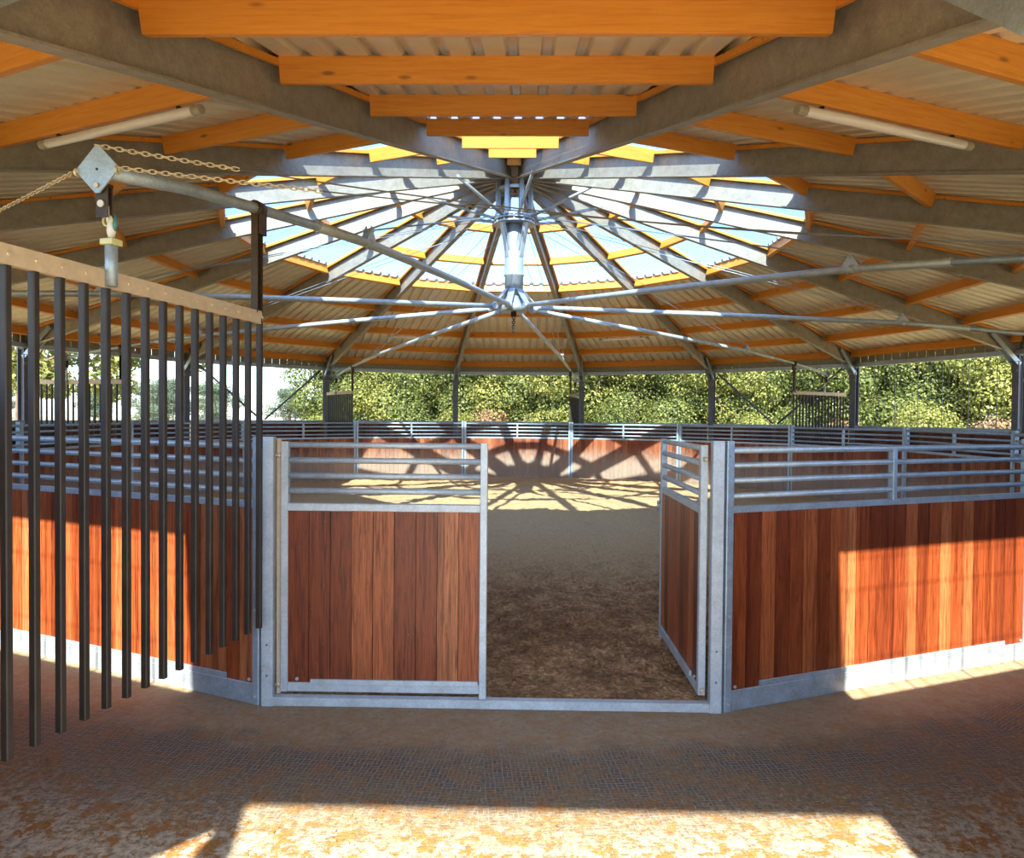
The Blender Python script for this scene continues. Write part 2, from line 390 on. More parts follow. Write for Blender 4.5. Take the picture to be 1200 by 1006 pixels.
# arena sand as real relief
b = MB(); nx, rows = 340, []
ys = [-7.42]; st = .026
while ys[-1] < 7.6: ys.append(ys[-1]+st); st = min(.10, st*1.011)
Rl = AIN/cos(HA)
def inside(x, y):
    a = math.atan2(x, -y); k = round(a/(2*HA)); c = k*2*HA
    return x*sin(c)-y*cos(c)
for j, y in enumerate(ys):
    for i in range(nx+1):
        x = -7.6+15.2*i/nx
        ap = inside(x, y)
        amp = 1.0 if y < -1 else .7
        p = Vector((x, y, 0))
        h = .045*noise.noise(p*.9)+amp*(.038*noise.noise(p*2.9+Vector((5, 2, 1)))+.030*abs(noise.noise(p*7+Vector((1, 7, 3))))+.016*noise.noise(p*17))
        h += amp*.05*(max(0, noise.noise(p*4.6+Vector((9, 1, 4))))**1.3+.9*abs(noise.noise(p*9.5+Vector((2, 2, 2)))))
        z = .025+.013*(y+7.5)*.75+h
        edge = max(0, min(1, (7.45-ap)/.35))
        if y < -6.9: z = z*edge+.035*(1-edge)
        z += .05*max(0, min(1, (ap-6.6)/.8))*(1 if y > -4 else 0)
        b.v.append((x, y, z))
W = nx+1
for j in range(len(ys)-1):
    for i in range(nx):
        q = [j*W+i, j*W+i+1, (j+1)*W+i+1, (j+1)*W+i]
        if all(inside(b.v[k][0], b.v[k][1]) < AIN-.03 for k in q): b.face(q, None, True)
struct(b.build('floor', SAND), 'churned sand floor inside the round pen')

# ================================================================ made-up porch added unseen behind the camera to shade the gate bay
WALLP = flat('pale_blocker', (.62, .60, .55), .7)
def prism(mb, poly, y0, y1):
    n_ = len(poly); mb.add([(x, y0, z) for x, z in poly]+[(x, y1, z) for x, z in poly],
        [tuple(range(n_)), tuple(range(2*n_-1, n_-1, -1))]+[(i+n_, (i+1) % n_+n_, (i+1) % n_, i) for i in range(n_)])
b = MB()
prism(b, [(-2.31, -.06), (-1.56, -.06), (-1.56, 3.13), (-1.38, 3.33), (-1.38, 3.56), (-2.31, 3.56)], -12.83, -12.75)
prism(b, [(-1.40, -.06), (-1.22, -.06), (-1.22, 3.13), (-1.35, 3.50), (-1.35, 3.56), (-1.38, 3.56), (-1.38, 3.33)], -12.83, -12.75)  # slanted edge and slit shaped to outline the sun patch and its sliver
b.box(1.72, 2.23, -12.83, -12.75, -.06, 3.56); b.box(-1.35, 1.72, -12.83, -12.75, 3.50, 3.56)
struct(b.build('wall_sun_blocker', WALLP), 'added unseen porch wall, its opening shaped for the sun patch')
b = MB(); b.box(-2.27, 2.24, -12.87, -10.16, 3.56, 3.62)  # added slab that keeps the sun off the gate bay
struct(b.build('ceiling', SHEET), 'added unseen porch roof that shades the gate bay')

# ================================================================ inner wall panels
PW = .1385
def plank_uv(x0, k):
    def f(v): return (k*1.0+min(.98, max(.02, (v.x-x0)/PW)), v.z)
    return f
def planks(w, z0, z1, th, seed, y=0):
    m = MB(); nn = max(1, round(2*w/(PW if w < 1 else .118))); pw = 2*w/nn
    for i in range(nn):
        x0 = -w+i*pw; k = seed*100+i
        vs_uv = lambda v, x0=x0, k=k: (k+min(.97, max(.03, (v.x-x0)/pw)), v.z)
        dz = random.uniform(-.002, .002); dy = random.uniform(-.0015, .0015)
        m.box(x0+.002, x0+pw-.002, y-th/2+dy, y+th/2+dy, z0+dz, z1, None, vs_uv)
    return m
random.seed(7)
def rail_panel(n, A, T, side, outer=False):
    """local: x along the wall, y towards the hub, z up"""
    w = A*TN - .012
    nm = 'outer_wall_panel' if outer else 'pen_wall_panel'
    if outer: lab = 'dark red boarded outer wall panel %s' % baynear(n)
    else: lab = 'hardwood pen wall panel with steel rails %s' % baynear(n)
    e = empty(nm, lab, 'wall panel', loc(A, n), n*2*HA, 'outer wall panels' if outer else 'pen wall panels')
    return e, w
def frame_mesh(w, T, zb, lip=True):
    f = MB(); sw = .055; d = .028
    for s in (-1, 1):
        x0, x1 = (s*w, s*(w-sw)); f.cbox(min(x0, x1), max(x0, x1), -d, d, 0, T+.01, .004)
    f.cbox(-w+sw, w-sw, -d*.8, d*.8, zb, zb+.042, .004)
    f.cbox(-w+sw, w-sw, -d-.002, d, 0, .135, .004)
    if lip: f.cbox(-w+.28, w-.28, -.030, -.018, .135, .172, .002)
    return f
RZ = [1.690, 1.592, 1.494, 1.394]
for n in range(1, 16):
    e, w = rail_panel(n, AIN, TIN, 0)
    near = n in (1, 2, 14, 15)
    pl = planks(w-.05, .12, 1.292, .036, n).build('planks', PLANK if near else PLANK_IN, e)
    frame_mesh(w, TIN, 1.284).build('frame', GALV, e)
    for z in RZ:
        r = MB(); r.tube([(-w+.05, 0, z), (w-.05, 0, z)], .0195 if z < 1.65 else .023, 10); r.build('rail', GALV, e)
    m = MB(); m.cbox(-.02, .02, -.024, .024, 1.32, 1.69, .004); m.build('middle_upright', GALV, e)
    if near:
        for s in (-1, 1):
            for zz in (.05, .62, 1.655):
                bo = MB(); bo.tube([(s*(w-.028), -.028, zz), (s*(w-.028), -.037, zz)], .0095, 8); bo.build('bolt', GALV_POST, e)
            bo = MB(); bo.tube([(s*(w-.085), -.018, .155), (s*(w-.085), -.026, .155)], .011, 8); bo.build('bolt', GALV_POST, e)

# gate frame (posts either side and the threshold)
g = empty('gate_frame', 'pale galvanised steel gate frame with threshold bar between the two pen gates', 'gate frame', (0, -AIN, 0))
for s in (-1, 1):
    m = MB(); m.cbox(min(s*1.488, s*1.412), max(s*1.488, s*1.412), -.035, .03, 0, 1.75, .004); m.build('gate_post', GALV_POST, g)
    for zz in (.2, .4): 
        m = MB(); m.tube([(s*1.45, -.035, zz), (s*1.45, -.039, zz)], .007, 8); m.build('bolt', DARKST, g)
m = MB(); m.cbox(-1.412, 1.412, -.03, .03, 0, .058, .004); m.build('threshold', GALV_POST, g)
m = MB(); m.cbox(-1.40, -1.372, .0, .03, .072, 1.74, .003); m.build('stop_strip', BEIGE, g)

def gate_leaf(name, label, locv, rz, mirror, latch):
    """hinge at local x = 0, leaf runs to +x (or -x), planks towards y"""
    e = empty(name, label, 'gate', locv, rz, None)
    L = 1.34; S = mirror
    def X(a, b_): return (min(S*a, S*b_), max(S*a, S*b_))
    f = MB()
    f.cbox(*X(0, .048), -.024, .024, .095, 1.72, .004); f.cbox(*X(L-.048, L), -.024, .024, .062, 1.72, .004)
    f.cbox(*X(.048, L-.048), -.020, .020, 1.272, 1.322, .004); f.cbox(*X(.048, L-.048), -.024, .024, .095, .155, .004)
    f.cbox(*X(.20, L-.055), -.034, -.018, .146, .180, .002); f.build('frame', GALV_POST, e)
    for i, z in enumerate((1.70, 1.600, 1.500, 1.402)):
        r = MB(); r.tube([(S*.045, 0, z), (S*(L-.045), 0, z)], .020, 10); r.build('rail', GALV_POST, e)
    p = planks((L-.09)/2, .14, 1.275, .034, 31 if S > 0 else 47)
    p.v = [(x+S*L/2, y, z) for x, y, z in p.v]
    p.build('planks', PLANK, e)
    for zz in (.13, 1.63):
        h = MB(); h.tube([(-S*.045, 0, zz), (S*.004, 0, zz)], .008, 8); h.tube([(-S*.018, 0, zz-.014), (-S*.018, 0, zz+.014)], .012, 10); h.build('hinge', BRASSY, e)
    bo = MB(); bo.tube([(S*.11, -.017, .178), (S*.11, -.026, .178)], .011, 8); bo.build('bolt', GALV_POST, e)
    if latch:
        q = MB(); q.cbox(*X(L-.052, L+.006), -.03, .03, 1.08, 1.31, .003); q.build('latch_plate', GALV, e)
        q = MB(); q.tube([(S*(L-.02), -.03, 1.19), (S*(L-.02), -.05, 1.19)], .014, 8); q.tube([(S*(L-.02), -.045, 1.19), (S*(L-.02), -.045, 1.12)], .008, 8); q.build('latch_handle', GALV, e)
    return e
gate_leaf('pen_gate', 'closed hardwood pen gate with pale steel frame facing the camera', (-1.366, -AIN, 0), 0, 1, False)
gate_leaf('pen_gate', 'open hardwood pen gate swung inward, seen almost edge on at right', (1.372, -AIN+.02, 0), radians(-90.0), -1, True)

# ================================================================ outer wall panels, mesh, beams, posts
def outer_proto():
    e = empty('outer_wall_panel', 'x', 'wall panel', loc(AOUT, 1), 2*HA, 'outer wall panels')
    w = AOUT*TN-.09
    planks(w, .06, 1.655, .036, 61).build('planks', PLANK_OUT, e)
    f = MB(); f.cbox(-w, w, -.035, .035, 1.655, 1.735, .004); f.cbox(-w, w, -.03, .03, 0, .06, .004); f.build('frame', GALV, e)
    return e
def mesh_proto():
    e = empty('wire_mesh_panel', 'x', 'wire mesh', loc(AOUT+.02, 1), 2*HA, 'wire mesh panels')
    w = AOUT*TN-.09; f = MB(); t = MB()
    k = -w; i = 0
    while k < w:
        (f if i % 4 == 2 else t).beam((k, 0, 1.735), (k, 0, 3.17), .011 if i % 4 == 2 else .0045, .011 if i % 4 == 2 else .0045); k += .147; i += 1
    for z in (1.9, 2.4, 2.9, 3.12): t.beam((-w, .004, z), (w, .004, z), .004, .004)
    f.build('thick_wires', WIRE, e); t.build('thin_wires', WIRE, e); return e
op = outer_proto(); mp = mesh_proto()
for n in range(1, 16):
    a = op if n == 1 else copy_tree(op); a.location = loc(AOUT, n); a.rotation_euler[2] = n*2*HA
    a['label'] = 'dark red boarded outer wall panel %s' % baynear(n)
    a.scale[2] = 1.17 if n in (1, 2, 14, 15) else 1  # unseen near panels stretched taller to move their shadow edge
    a = mp if n == 1 else copy_tree(mp); a.location = loc(AOUT+.02, n); a.rotation_euler[2] = n*2*HA
    a['label'] = 'thin wire mesh above the outer wall %s' % baynear(n)
w = AOUT*TN-.02
b = MB(); b.cbox(-w, w, -.05, .05, 0, .10, .006)
eb = b.build('eave_beam', GALV, None, loc(AOUT, 0)); 
for n in range(16):
    a = eb if n == 0 else eb.copy()
    if n: COL.objects.link(a)
    a.location = loc(AOUT, n); a.location.z = 3.19; a.rotation_euler[2] = n*2*HA
    tag(a, 'grey steel eave beam at the roof edge %s' % bayname(n), 'beam', 'eave beams')
w = (AOUT+.05)*TN-.01; b = MB()
for i in range(int(2*w/.11)+1):
    x0 = -w+i*.11; x1 = min(w, x0+.11)
    if i % 2: b.box(x0, x1, -.004, .004, 3.285, 3.545)
    else: b.box(x0, x1, .012, .020, 3.285, 3.545)
ec = b.build('eave_cladding', flat('shade_toned_sheet', (.36, .33, .24), .6))  # roof sheet tone darkened to olive, shade put into the colour
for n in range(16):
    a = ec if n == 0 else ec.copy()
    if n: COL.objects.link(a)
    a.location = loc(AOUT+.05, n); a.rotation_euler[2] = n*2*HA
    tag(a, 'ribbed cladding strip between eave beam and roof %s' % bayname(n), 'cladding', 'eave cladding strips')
RO = AOUT/cos(HA)
def zr(r): return zp(r*cos(HA))                  # purlin underside at radius r on a corner line
def post_proto():
    e = empty('roof_post', 'x', 'post', (0, 0, 0), 0, 'roof posts')
    m = MB(); m.ibeam((0, 0, 0), (0, 0, zr(RO)-.06), .15, .16, .012, .010, (0, 1, 0)); m.box(-.10, .10, -.10, .10, 0, .012)
    m.build('column', DARKST, e)
    m = MB()
    for s in (-1, 1): m.beam((s*.065, .05, 3.00), (s*.065, .70, 3.60), .03, .09)
    m.build('knee_brace', GALV, e)
    m = MB(); m.cbox(-.09, .09, .075, .10, 2.84, 3.06, .004); m.cbox(-.085, .085, .07, .09, 3.1, 3.3, .004); m.build('gusset_plate', DARKST, e)
    for s in (-1, 1):
        for zz in (2.88, 3.02):
            m = MB(); m.tube([(s*.06, .10, zz), (s*.06, .112, zz)], .012, 6); m.build('bolt', GALV, e)
    return e
pp = post_proto()
for k in range(16):
    az = (k+.5)*2*HA; a = pp if k == 0 else copy_tree(pp)
    a.location = azp(RO+.06, az); a.rotation_euler[2] = az
    a['label'] = 'dark steel roof post with knee brace, %s' % cornername(k)
# diagonal bracing rods
for n, side in ((10, 1), (10, -1), (6, 1), (6, -1)):
    b = MB(); b.tube([(side*.06, 0, 1.76), (side*1.72, 0, 3.17)], .027, 8)
    o = b.build('bracing_rod', DARKST, None, loc(AOUT-.06, n), n*2*HA)
    nn = (n+8) % 16-8
    tag(o, 'dark diagonal rod, %s arm of V %s' % ('right' if side > 0 else 'left', baynear(n)), 'rod')

# ================================================================ roof: rafters, purlins, sheets
def rafter_proto():
    e = empty('steel_rafter', 'x', 'rafter', (0, 0, 0), 0, 'roof rafters')
    H_ = .315; r0, r1 = .33, RO+.30
    sl = Vector((0, -(r1-r0), zr(r1)-zr(r0))).normalized(); nrm = Vector((0, sl.z, -sl.y)); nrm = nrm if nrm.z > 0 else -nrm
    m = MB()
    off = nrm*(PH-.02-H_/2)
    m.ibeam(Vector((0, -r0, zr(r0)))+off, Vector((0, -r1, zr(r1)))+off, .095, H_, .014, .010, nrm)
    m.build('steel_section', RAFTER, e)
    for s in (-1, 1):
        t = MB(); o2 = nrm*(PH-.015-.035)
        t.beam(Vector((s*.068, -r0-.4, zr(r0+.4)))+o2+nrm*.012, Vector((s*.068, -r1+.1, zr(r1-.1)))+o2+nrm*.012, .03, .042, nrm); t.build('timber_batten', TIMBER, e)
    return e
rp = rafter_proto()
for k in range(16):
    az = (k+.5)*2*HA; a = rp if k == 0 else copy_tree(rp)
    a.rotation_euler[2] = az; a['label'] = 'sloping galvanised steel rafter meeting the post %s' % cornername(k)
RINGS = [.72, 2.03, 3.32, 4.606, 6.00, 7.395, 8.61, 9.67]
RTH = math.atan(SL)
for ri, a_ in enumerate(RINGS):
    w = a_*TN - (.07 if ri else .03)
    b = MB(); Mr = Matrix.Rotation(RTH*1.0, 4, 'X')
    b.cbox(-w, w, -.035, .035, 0, PH/cos(RTH)-.012, .004, Mr)
    base = b.build('timber_purlin', TIMBER)
    for n in range(16):
        o = base if n == 0 else base.copy()
        if n: COL.objects.link(o)
        p = loc(a_, n); o.location = (p[0], p[1], zp(a_)+.006); o.rotation_euler[2] = n*2*HA
        rn = 'innermost ring' if ri == 0 else ('outermost ring' if ri == 7 else '%s ring from hub' % ORD[ri+1])
        tag(o, 'orange timber purlin, %s, %s' % (rn, bayname(n)), 'purlin', 'roof purlins')

def roof_sheet(mb, a0, a1, n, z_off, pitch=.222, ribw=.070, ribh=.045, th=None):
    c = n*2*HA; ca, sa = cos(c), sin(c); W1 = a1*TN
    prof = []; k = -math.ceil(W1/pitch)
    xs = [(-W1, 0)]
    while k*pitch < W1+pitch:
        x = k*pitch+pitch/2
        for dx, h in ((-ribw/2-.012, 0), (-ribw/2+.006, ribh), (ribw/2-.006, ribh), (ribw/2+.012, 0)):
            if -W1 < x+dx < W1: xs.append((x+dx, h))
        k += 1
    xs.append((W1, 0)); xs.sort()
    brk = []
    for x, h in xs: brk.append((x, h))
    # add breakpoints where the hip meets a0
    for xx in (-a0*TN, a0*TN):
        for i in range(len(brk)-1):
            if brk[i][0] < xx < brk[i+1][0]:
                f = (xx-brk[i][0])/(brk[i+1][0]-brk[i][0]); brk.insert(i+1, (xx, brk[i][1]*(1-f)+brk[i+1][1]*f)); break
    def P(x, h, a):
        z = zp(a)+z_off+h; return (a*sa+x*ca, -a*ca+x*sa, z)
    for (x0, h0), (x1, h1) in zip(brk[:-1], brk[1:]):
        la, lb = max(a0, abs(x0)/TN), max(a0, abs(x1)/TN)
        la, lb = min(la, a1), min(lb, a1)
        v = [P(x0, h0, la), P(x1, h1, lb), P(x1, h1, a1), P(x0, h0, a1)]
        mb.add(v, [(0, 1, 2, 3)])
ZS = PH+.004
ACAP, ASKY, AEND = 1.08, 4.60, 10.12
for n in range(16):
    m = MB(); roof_sheet(m, ASKY-.03, AEND, n, ZS)
    roof_sheet(m, .05, ACAP, n, ZS)
    o = m.build('ceiling', SHEET); struct(o, 'cream corrugated roof sheet %s' % bayname(n))
for n in range(16):
    m = MB(); roof_sheet(m, ACAP-.03, ASKY+.05, n, ZS+.003, .11, .04, .018)
    o = m.build('window_%d' % (n+1), SKYL); struct(o, 'clear corrugated skylight %s' % bayname(n))

# ================================================================ strip lamps
for n, side in ((1, 'right, near'), (15, 'left, near'), (7, 'right, far'), (9, 'left, far')):
    e = empty('strip_lamp', 'unlit white strip lamp under a purlin, %s side of the roof' % side.replace(',', ' and'), 'lamp', (*loc(7.40, n)[:2], zp(7.40)-.050), n*2*HA, None)
    d = 0; hl = .60 if n in (7, 9) else .78
    m = MB(); m.tube([(-hl, 0, 0), (hl, 0, 0)], .034, 12); m.build('lamp_tube', LAMPT, e)
    for s in (-1, 1):
        m = MB(); m.tube([(s*hl, 0, 0), (s*(hl+.075), 0, 0)], [.036, .033], 12); m.build('end_cap', LAMPE, e)
        m = MB(); m.cbox(s*(hl-.14)-.012, s*(hl-.14)+.012, -.015, .015, .03, .052, .002); m.build('clip', STRAP, e)

# ================================================================ hub support hanging from the rafters
e = empty('hub_support', 'bright steel cage of posts and struts under the roof peak', 'frame', (0, 0, 5.22))
for k in range(8):
    a = k*pi/4+pi/8; m = MB(); m.beam((.30*cos(a), .30*sin(a), .06), (.30*cos(a), .30*sin(a), .86), .075, .06, (cos(a), sin(a), 0)); m.build('cage_post', MASTM, e)
for z in (.52,):
    m = MB()
    for k in range(8):
        a, c = k*pi/4+pi/8, (k+1)*pi/4+pi/8; m.beam((.30*cos(a), .30*sin(a), z), (.30*cos(c), .30*sin(c), z), .03, .05)
    m.build('cage_ring', MASTM, e)
for k in range(8):
    az = (k*2+.5)*2*HA; m = MB(); m.tube([(.33*sin(az), -.33*cos(az), .03), (1.55*sin(az), -1.55*cos(az), zr(1.55)-5.22-.13)], .026, 8); m.build('strut', MASTM, e)
m = MB()
m.tube([(0, 0, .78), (0, 0, .86)], .42, 16)
m.build('top_plate', RAFTER, e)

# ================================================================ rotating walker: mast, arms, stays
AZ0 = -10.9
wk = empty('horse_walker', 'suspended steel horse walker machine with mast and eight long arms', 'horse walker', (0, 0, 3.7))
m = MB(); m.tube([(0, 0, 1.50), (0, 0, 1.15), (0, 0, .62), (0, 0, .60), (0, 0, .58), (0, 0, .24)], [.165, .165, .165, .18, .158, .158], 24)
m.build('mast', MASTM, wk)
m = MB(); m.tube([(0, 0, 1.46), (0, 0, 1.485)], .35, 24, smooth=False); m.tube([(0, 0, 1.57), (0, 0, 1.60)], .32, 24, smooth=False); m.ring((0, 0, 1.53), .34, .018)
for k in range(12):
    a = k*pi/6; m.beam((.33*cos(a), .33*sin(a), 1.485), (.33*cos(a), .33*sin(a), 1.57), .02, .02)
m.build('slewing_collar', MASTM, wk)
for k in range(4):
    a = k*pi/2+pi/4; m = MB(); m.beam((.14*cos(a), .14*sin(a), .95), (.28*cos(a), .28*sin(a), 1.46), .012, .12, (-sin(a), cos(a), 0)); m.beam((.16*cos(a), .16*sin(a), .9), (.29*cos(a), .29*sin(a), 1.46), .07, .02, (cos(a), sin(a), 0)); m.build('gusset', MASTM, wk)
m = MB(); m.tube([(0, 0, .24), (0, 0, .10), (0, 0, .06), (0, 0, -.02)], [.158, .20, .22, .22], 24)
for k in range(8):
    a = radians(AZ0)+k*pi/4-pi/2; m.beam((.15*cos(a), .15*sin(a), .36), (.42*cos(a), .42*sin(a), .06), .014, .11, (-sin(a), cos(a), 0))
    m.tube([(.40*cos(a)-.06*sin(a), .40*sin(a)+.06*cos(a), .045), (.40*cos(a)+.06*sin(a), .40*sin(a)-.06*cos(a), .045)], .05, 10)
m.build('arm_socket', MASTM, wk)
m = MB(); m.tube([(0, 0, -.02), (0, 0, -.10)], .05, 10); m.build('swivel', BAR, wk)
m = MB()
for i in range(5):
    z = -.12-i*.038; ax = (1, 0, 0) if i % 2 else (0, 1, 0); m.ring((0, 0, z), .025, .008, ax, 12, 6, 1.0)
m.tube([(0, 0, -.31), (0, 0, -.37)], [.018, .026], 8)
m.build('hanging_chain', BAR, wk)
ARM = [(.35, 3.75), (3.2, 3.575), (6.07, 3.375), (7.0, 3.275), (7.78, 3.178), (8.45, 3.09), (9.02, 2.985)]
arm_roots = []
for k in range(8):
    az = radians(AZ0-k*45); er = [azp(r, az, z-3.7) for r, z in ARM]
    m = MB(); m.tube(er[:4], .040, 12); a = m.build('arm', GALV_POST, wk)
    m = MB(); m.tube([azp(6.9, az, 3.287-3.7)] + er[3:], [.034]*len(er[2:]), 12); m.build('arm_extension', GALV if k not in (1, 7) else GALV, a)
    m = MB()
    c = Vector(er[2]); t_ = Vector((cos(az), sin(az), 0)); rd = Vector((sin(az), -cos(az), 0))
    for s in (-1, 1):
        q = [c+rd*-.11+t_*s*.02, c+rd*.11+t_*s*.02, c+t_*s*.02+Vector((0, 0, .15))]
        q2 = [v+t_*s*.01 for v in q]
        m.add(q+q2, [(0, 1, 2), (5, 4, 3), (0, 3, 4, 1), (1, 4, 5, 2), (2, 5, 3, 0)])
    m.tube([c+t_*-.05+Vector((0, 0, .11)), c+t_*.05+Vector((0, 0, .11))], .014, 8)
    m.tube([c-rd*.04, c+rd*.04], .046, 12)
    m.build('stay_bracket', GALV_POST, a)
    m = MB()
    for s in (-1, 1):
        p0 = c+t_*s*.04+Vector((0, 0, .11)); p1 = Vector(azp(.40, az+s*.35, 1.53)); m.tube([p0, p1], .0055, 5)
    m.build('stay_cables', GALV, a)
    # diamond end plate with its centre hole
    m = MB(); hh = .105; ce = Vector(azp(9.045, az, 2.985-3.7))
    ringv = []
    for y_ in (-.004, .004):
        for (u, v) in ((0, hh), (hh*.99, 0), (0, -hh), (-hh*.99, 0)):
            # blunted corners
            for e_ in (-.10, .10):
                uu = u + (e_*hh if u == 0 else -abs(e_)*.0); vv = v + (e_*hh if v == 0 else 0)
                ringv.append((uu, vv, y_))
    def order(lst):
        return sorted(lst, key=lambda q: math.atan2(q[1], q[0]))
    A_ = order([q for q in ringv if q[2] < 0]); B_ = order([q for q in ringv if q[2] > 0])
    vv = [ce + t_*q[0] + Vector((0, 0, q[1])) + rd*q[2] for q in A_+B_]; L_ = len(A_)
    m.add(vv, [tuple(range(L_))[::-1], tuple(range(L_, 2*L_))]+[(i, (i+1) % L_, (i+1) % L_+L_, i+L_) for i in range(L_)])
    m.build('end_plate', GALV, a)
    m = MB(); m.tube([ce+rd*.003, ce+rd*.007], .006, 8); m.build('plate_hole', BAR, a)
    m = MB(); m.tube([ce+rd*.003-Vector((0, 0, .072)), ce+rd*.014-Vector((0, 0, .072))], .011, 8); m.build('plate_bolt', BRASSY, a)

# spreader chains between neighbouring arm ends
def sag(p, q, s, n=40):
    p = Vector(p); q = Vector(q)
    return [p.lerp(q, i/n)-Vector((0, 0, 4*s*(i/n)*(1-i/n))) for i in range(n+1)]
def chain(mb, pts, pitch=.030, R=.0095, r=.0027):
    # walk along the polyline laying alternately turned links
    d = 0; seg = 0; L = [0]
    for a, b_ in zip(pts[:-1], pts[1:]): L.append(L[-1]+(b_-a).length)
    t = pitch/2; i = 0; j = 0
    while t < L[-1]:
        while L[j+1] < t: j += 1
        f = (t-L[j])/(L[j+1]-L[j]); c = pts[j].lerp(pts[j+1], f); dr = (pts[j+1]-pts[j]).normalized()
        sd_ = dr.cross(Vector((0, 0, 1))).normalized(); u_ = sd_.cross(dr); w_ = sd_ if i % 2 else u_
        mb.tube([c+dr*(pitch*.66)*cos(2*pi*k/10)+w_*R*sin(2*pi*k/10) for k in range(10)], r, 5, closed=True)
        t += pitch*.92; i += 1
for k in range(8):
    az, az2 = radians(AZ0-k*45), radians(AZ0-(k+1)*45)
    zc = 2.985
    # this arm's left corner to the next arm's right corner
    p = Vector(azp(9.05, az, zc))-Vector((cos(az), sin(az), 0))*.105
    q = Vector(azp(9.05, az2, zc))+Vector((cos(az2), sin(az2), 0))*.105
    side = ('from the near left arm end to the %s arm', 'x')
    nmk = ['near left', 'left', 'far left', 'back left', 'back right', 'far right', 'right', 'near right']
    pts = sag(p, q, .10, 46)
    e = empty('spreader_chain', 'sagging chain and cable between %s and %s walker arm ends' % (nmk[k], nmk[(k+1) % 8]), 'chain', tuple(p))
    cm = MB(); lp = [v-p for v in pts]
    chain(cm, lp[:7]); cm.build('chain', BRASSY, e)
    cm = MB(); chain(cm, lp[-7:]); cm.build('chain', BRASSY, e)
    m = MB(); m.tube(lp[6:-6], .0036, 5); m.build('cable', ROPE, e)
    # second chain from the top corner
    if k in (7,):
        p2 = Vector(azp(9.05, az, zc+.105)); q2 = Vector(azp(9.05, az2, zc+.105)); pts2 = sag(p2, q2, .20, 46)
        cm = MB(); lp2 = [v-p for v in pts2]; chain(cm, lp2[:5] if k == 0 else lp2[-5:]); cm.build('upper_chain', BRASSY, e)
        m = MB(); m.tube(lp2[4:] if k == 0 else lp2[:-4], .004, 5); m.build('upper_cable', ROPE, e)
    for v in (lp[0], lp[-1]):
        m = MB(); m.ring(v+Vector((0, 0, -.01)), .016, .005, (1, 0, 0), 10, 6); m.build('shackle', BRASSY, e)

# ================================================================ swinging bar gates
def bar_gate_proto():
    """local: origin under the hanger, -y outwards along the arm, z up from the floor"""
    e = empty('bar_gate', 'x', 'gate', (0, 0, 0), 0, 'swinging bar gates')
    c0 = 9.0
    def Y(r): return -(r-c0)
    m = MB(); m.cbox(-.016, .016, Y(9.83), Y(7.745), 2.462, 2.545, .003); m.build('top_rail', BEIGE, e)
    for i in range(17):
        r = 7.75+i*.1250; m = MB(); m.cbox(-.017, .017, Y(r)-.015, Y(r)+.015, .54, 2.462, .004, None)
        m.build('bar', BAR, e)
    for i in range(17):
        r = 7.75+i*.1250; m = MB(); m.tube([(-.023, Y(r), 2.505), (.023, Y(r), 2.505)], .008, 8); m.build('rivet', BRASSY, e)
    m = MB(); m.tube([(.03, 0, 2.47), (.03, 0, 2.665)], .026, 14); m.build('hanger_tube', GALV, e)
    m = MB(); m.cbox(-.002, .062, -.032, .032, 2.655, 2.683, .004); m.build('clamp', YELLOWP, e)
    m = MB(); m.tube([(.03, 0, 2.683), (.03, 0, 2.72), (.03, -.005, 2.78)], [.012, .02, .011], 10); m.build('insulator', WHITEP, e)
    m = MB(); m.tube([(.045, 0, 2.72), (.05, 0, 2.745), (.048, 0, 2.79)], [.006, .012, .006], 8); m.build('snap_hook', TEALP, e)
    m = MB(); m.ring((.02, -.01, 2.765), .024, .005, (0, 1, 0), 12, 6); m.build('hook_ring', YELLOWP, e)
    m = MB(); m.tube([(.022, -.01, 2.76), (.020, -.012, 2.83)], .008, 8); m.build('cord_loop', WHITEP, e)
    m = MB(); m.cbox(-.022, .042, -.006, .0, 2.775, 2.925, .003); m.cbox(-.022, .042, -.034, -.028, 2.775, 2.925, .003); m.cbox(-.022, .042, -.034, 0, 2.91, 2.925, .002); m.build('strap_plate', STRAP, e)
    m = MB(); m.tube([(.010, -.034, 2.835), (.010, -.044, 2.835)], .016, 10); m.build('strap_bolt', WHITEP, e)
    yy = Y(7.775)
    m = MB(); m.box(-.026, -.020, yy-.03, yy+.03, 2.50, 3.14); m.box(-.026, .02, yy-.03, yy-.025, 2.53, 3.14); m.box(-.026, .02, yy+.025, yy+.03, 2.53, 3.14); m.build('inner_post', STRAP, e)
    m = MB(); m.tube([(0, yy-.04, 3.178), (0, yy+.04, 3.178)], .046, 12); m.cbox(-.032, .032, yy-.02, yy+.06, 3.02, 3.16, .006); m.build('post_clamp', STRAP, e)
    m = MB(); m.tube([(-.03, yy+.02, 3.09), (-.037, yy+.02, 3.09)], .011, 8); m.build('clamp_bolt', WHITEP, e)
    m = MB(); m.beam((0, yy, 2.56), (.01, yy+.03, 2.46), .02, .012); m.build('rusty_lug', STRAP, e)
    return e
bp = bar_gate_proto()
nml = ['large black bar gate hanging in the left foreground', 'black bar gate under the left arm', 'black bar gate seen far away at left behind the big one',
       'far black bar gate just right of a post, back left', 'far bar gate seen edge on beside the back post', 'far black bar gate in front of the diagonal rods at right',
       'black bar gate under the right arm', 'black bar gate under the near right arm']
for k in range(8):
    az = radians(AZ0-k*45); a = bp if k == 0 else copy_tree(bp)
    a.location = azp(9.0, az); a.rotation_euler[2] = az; a['label'] = nml[k]

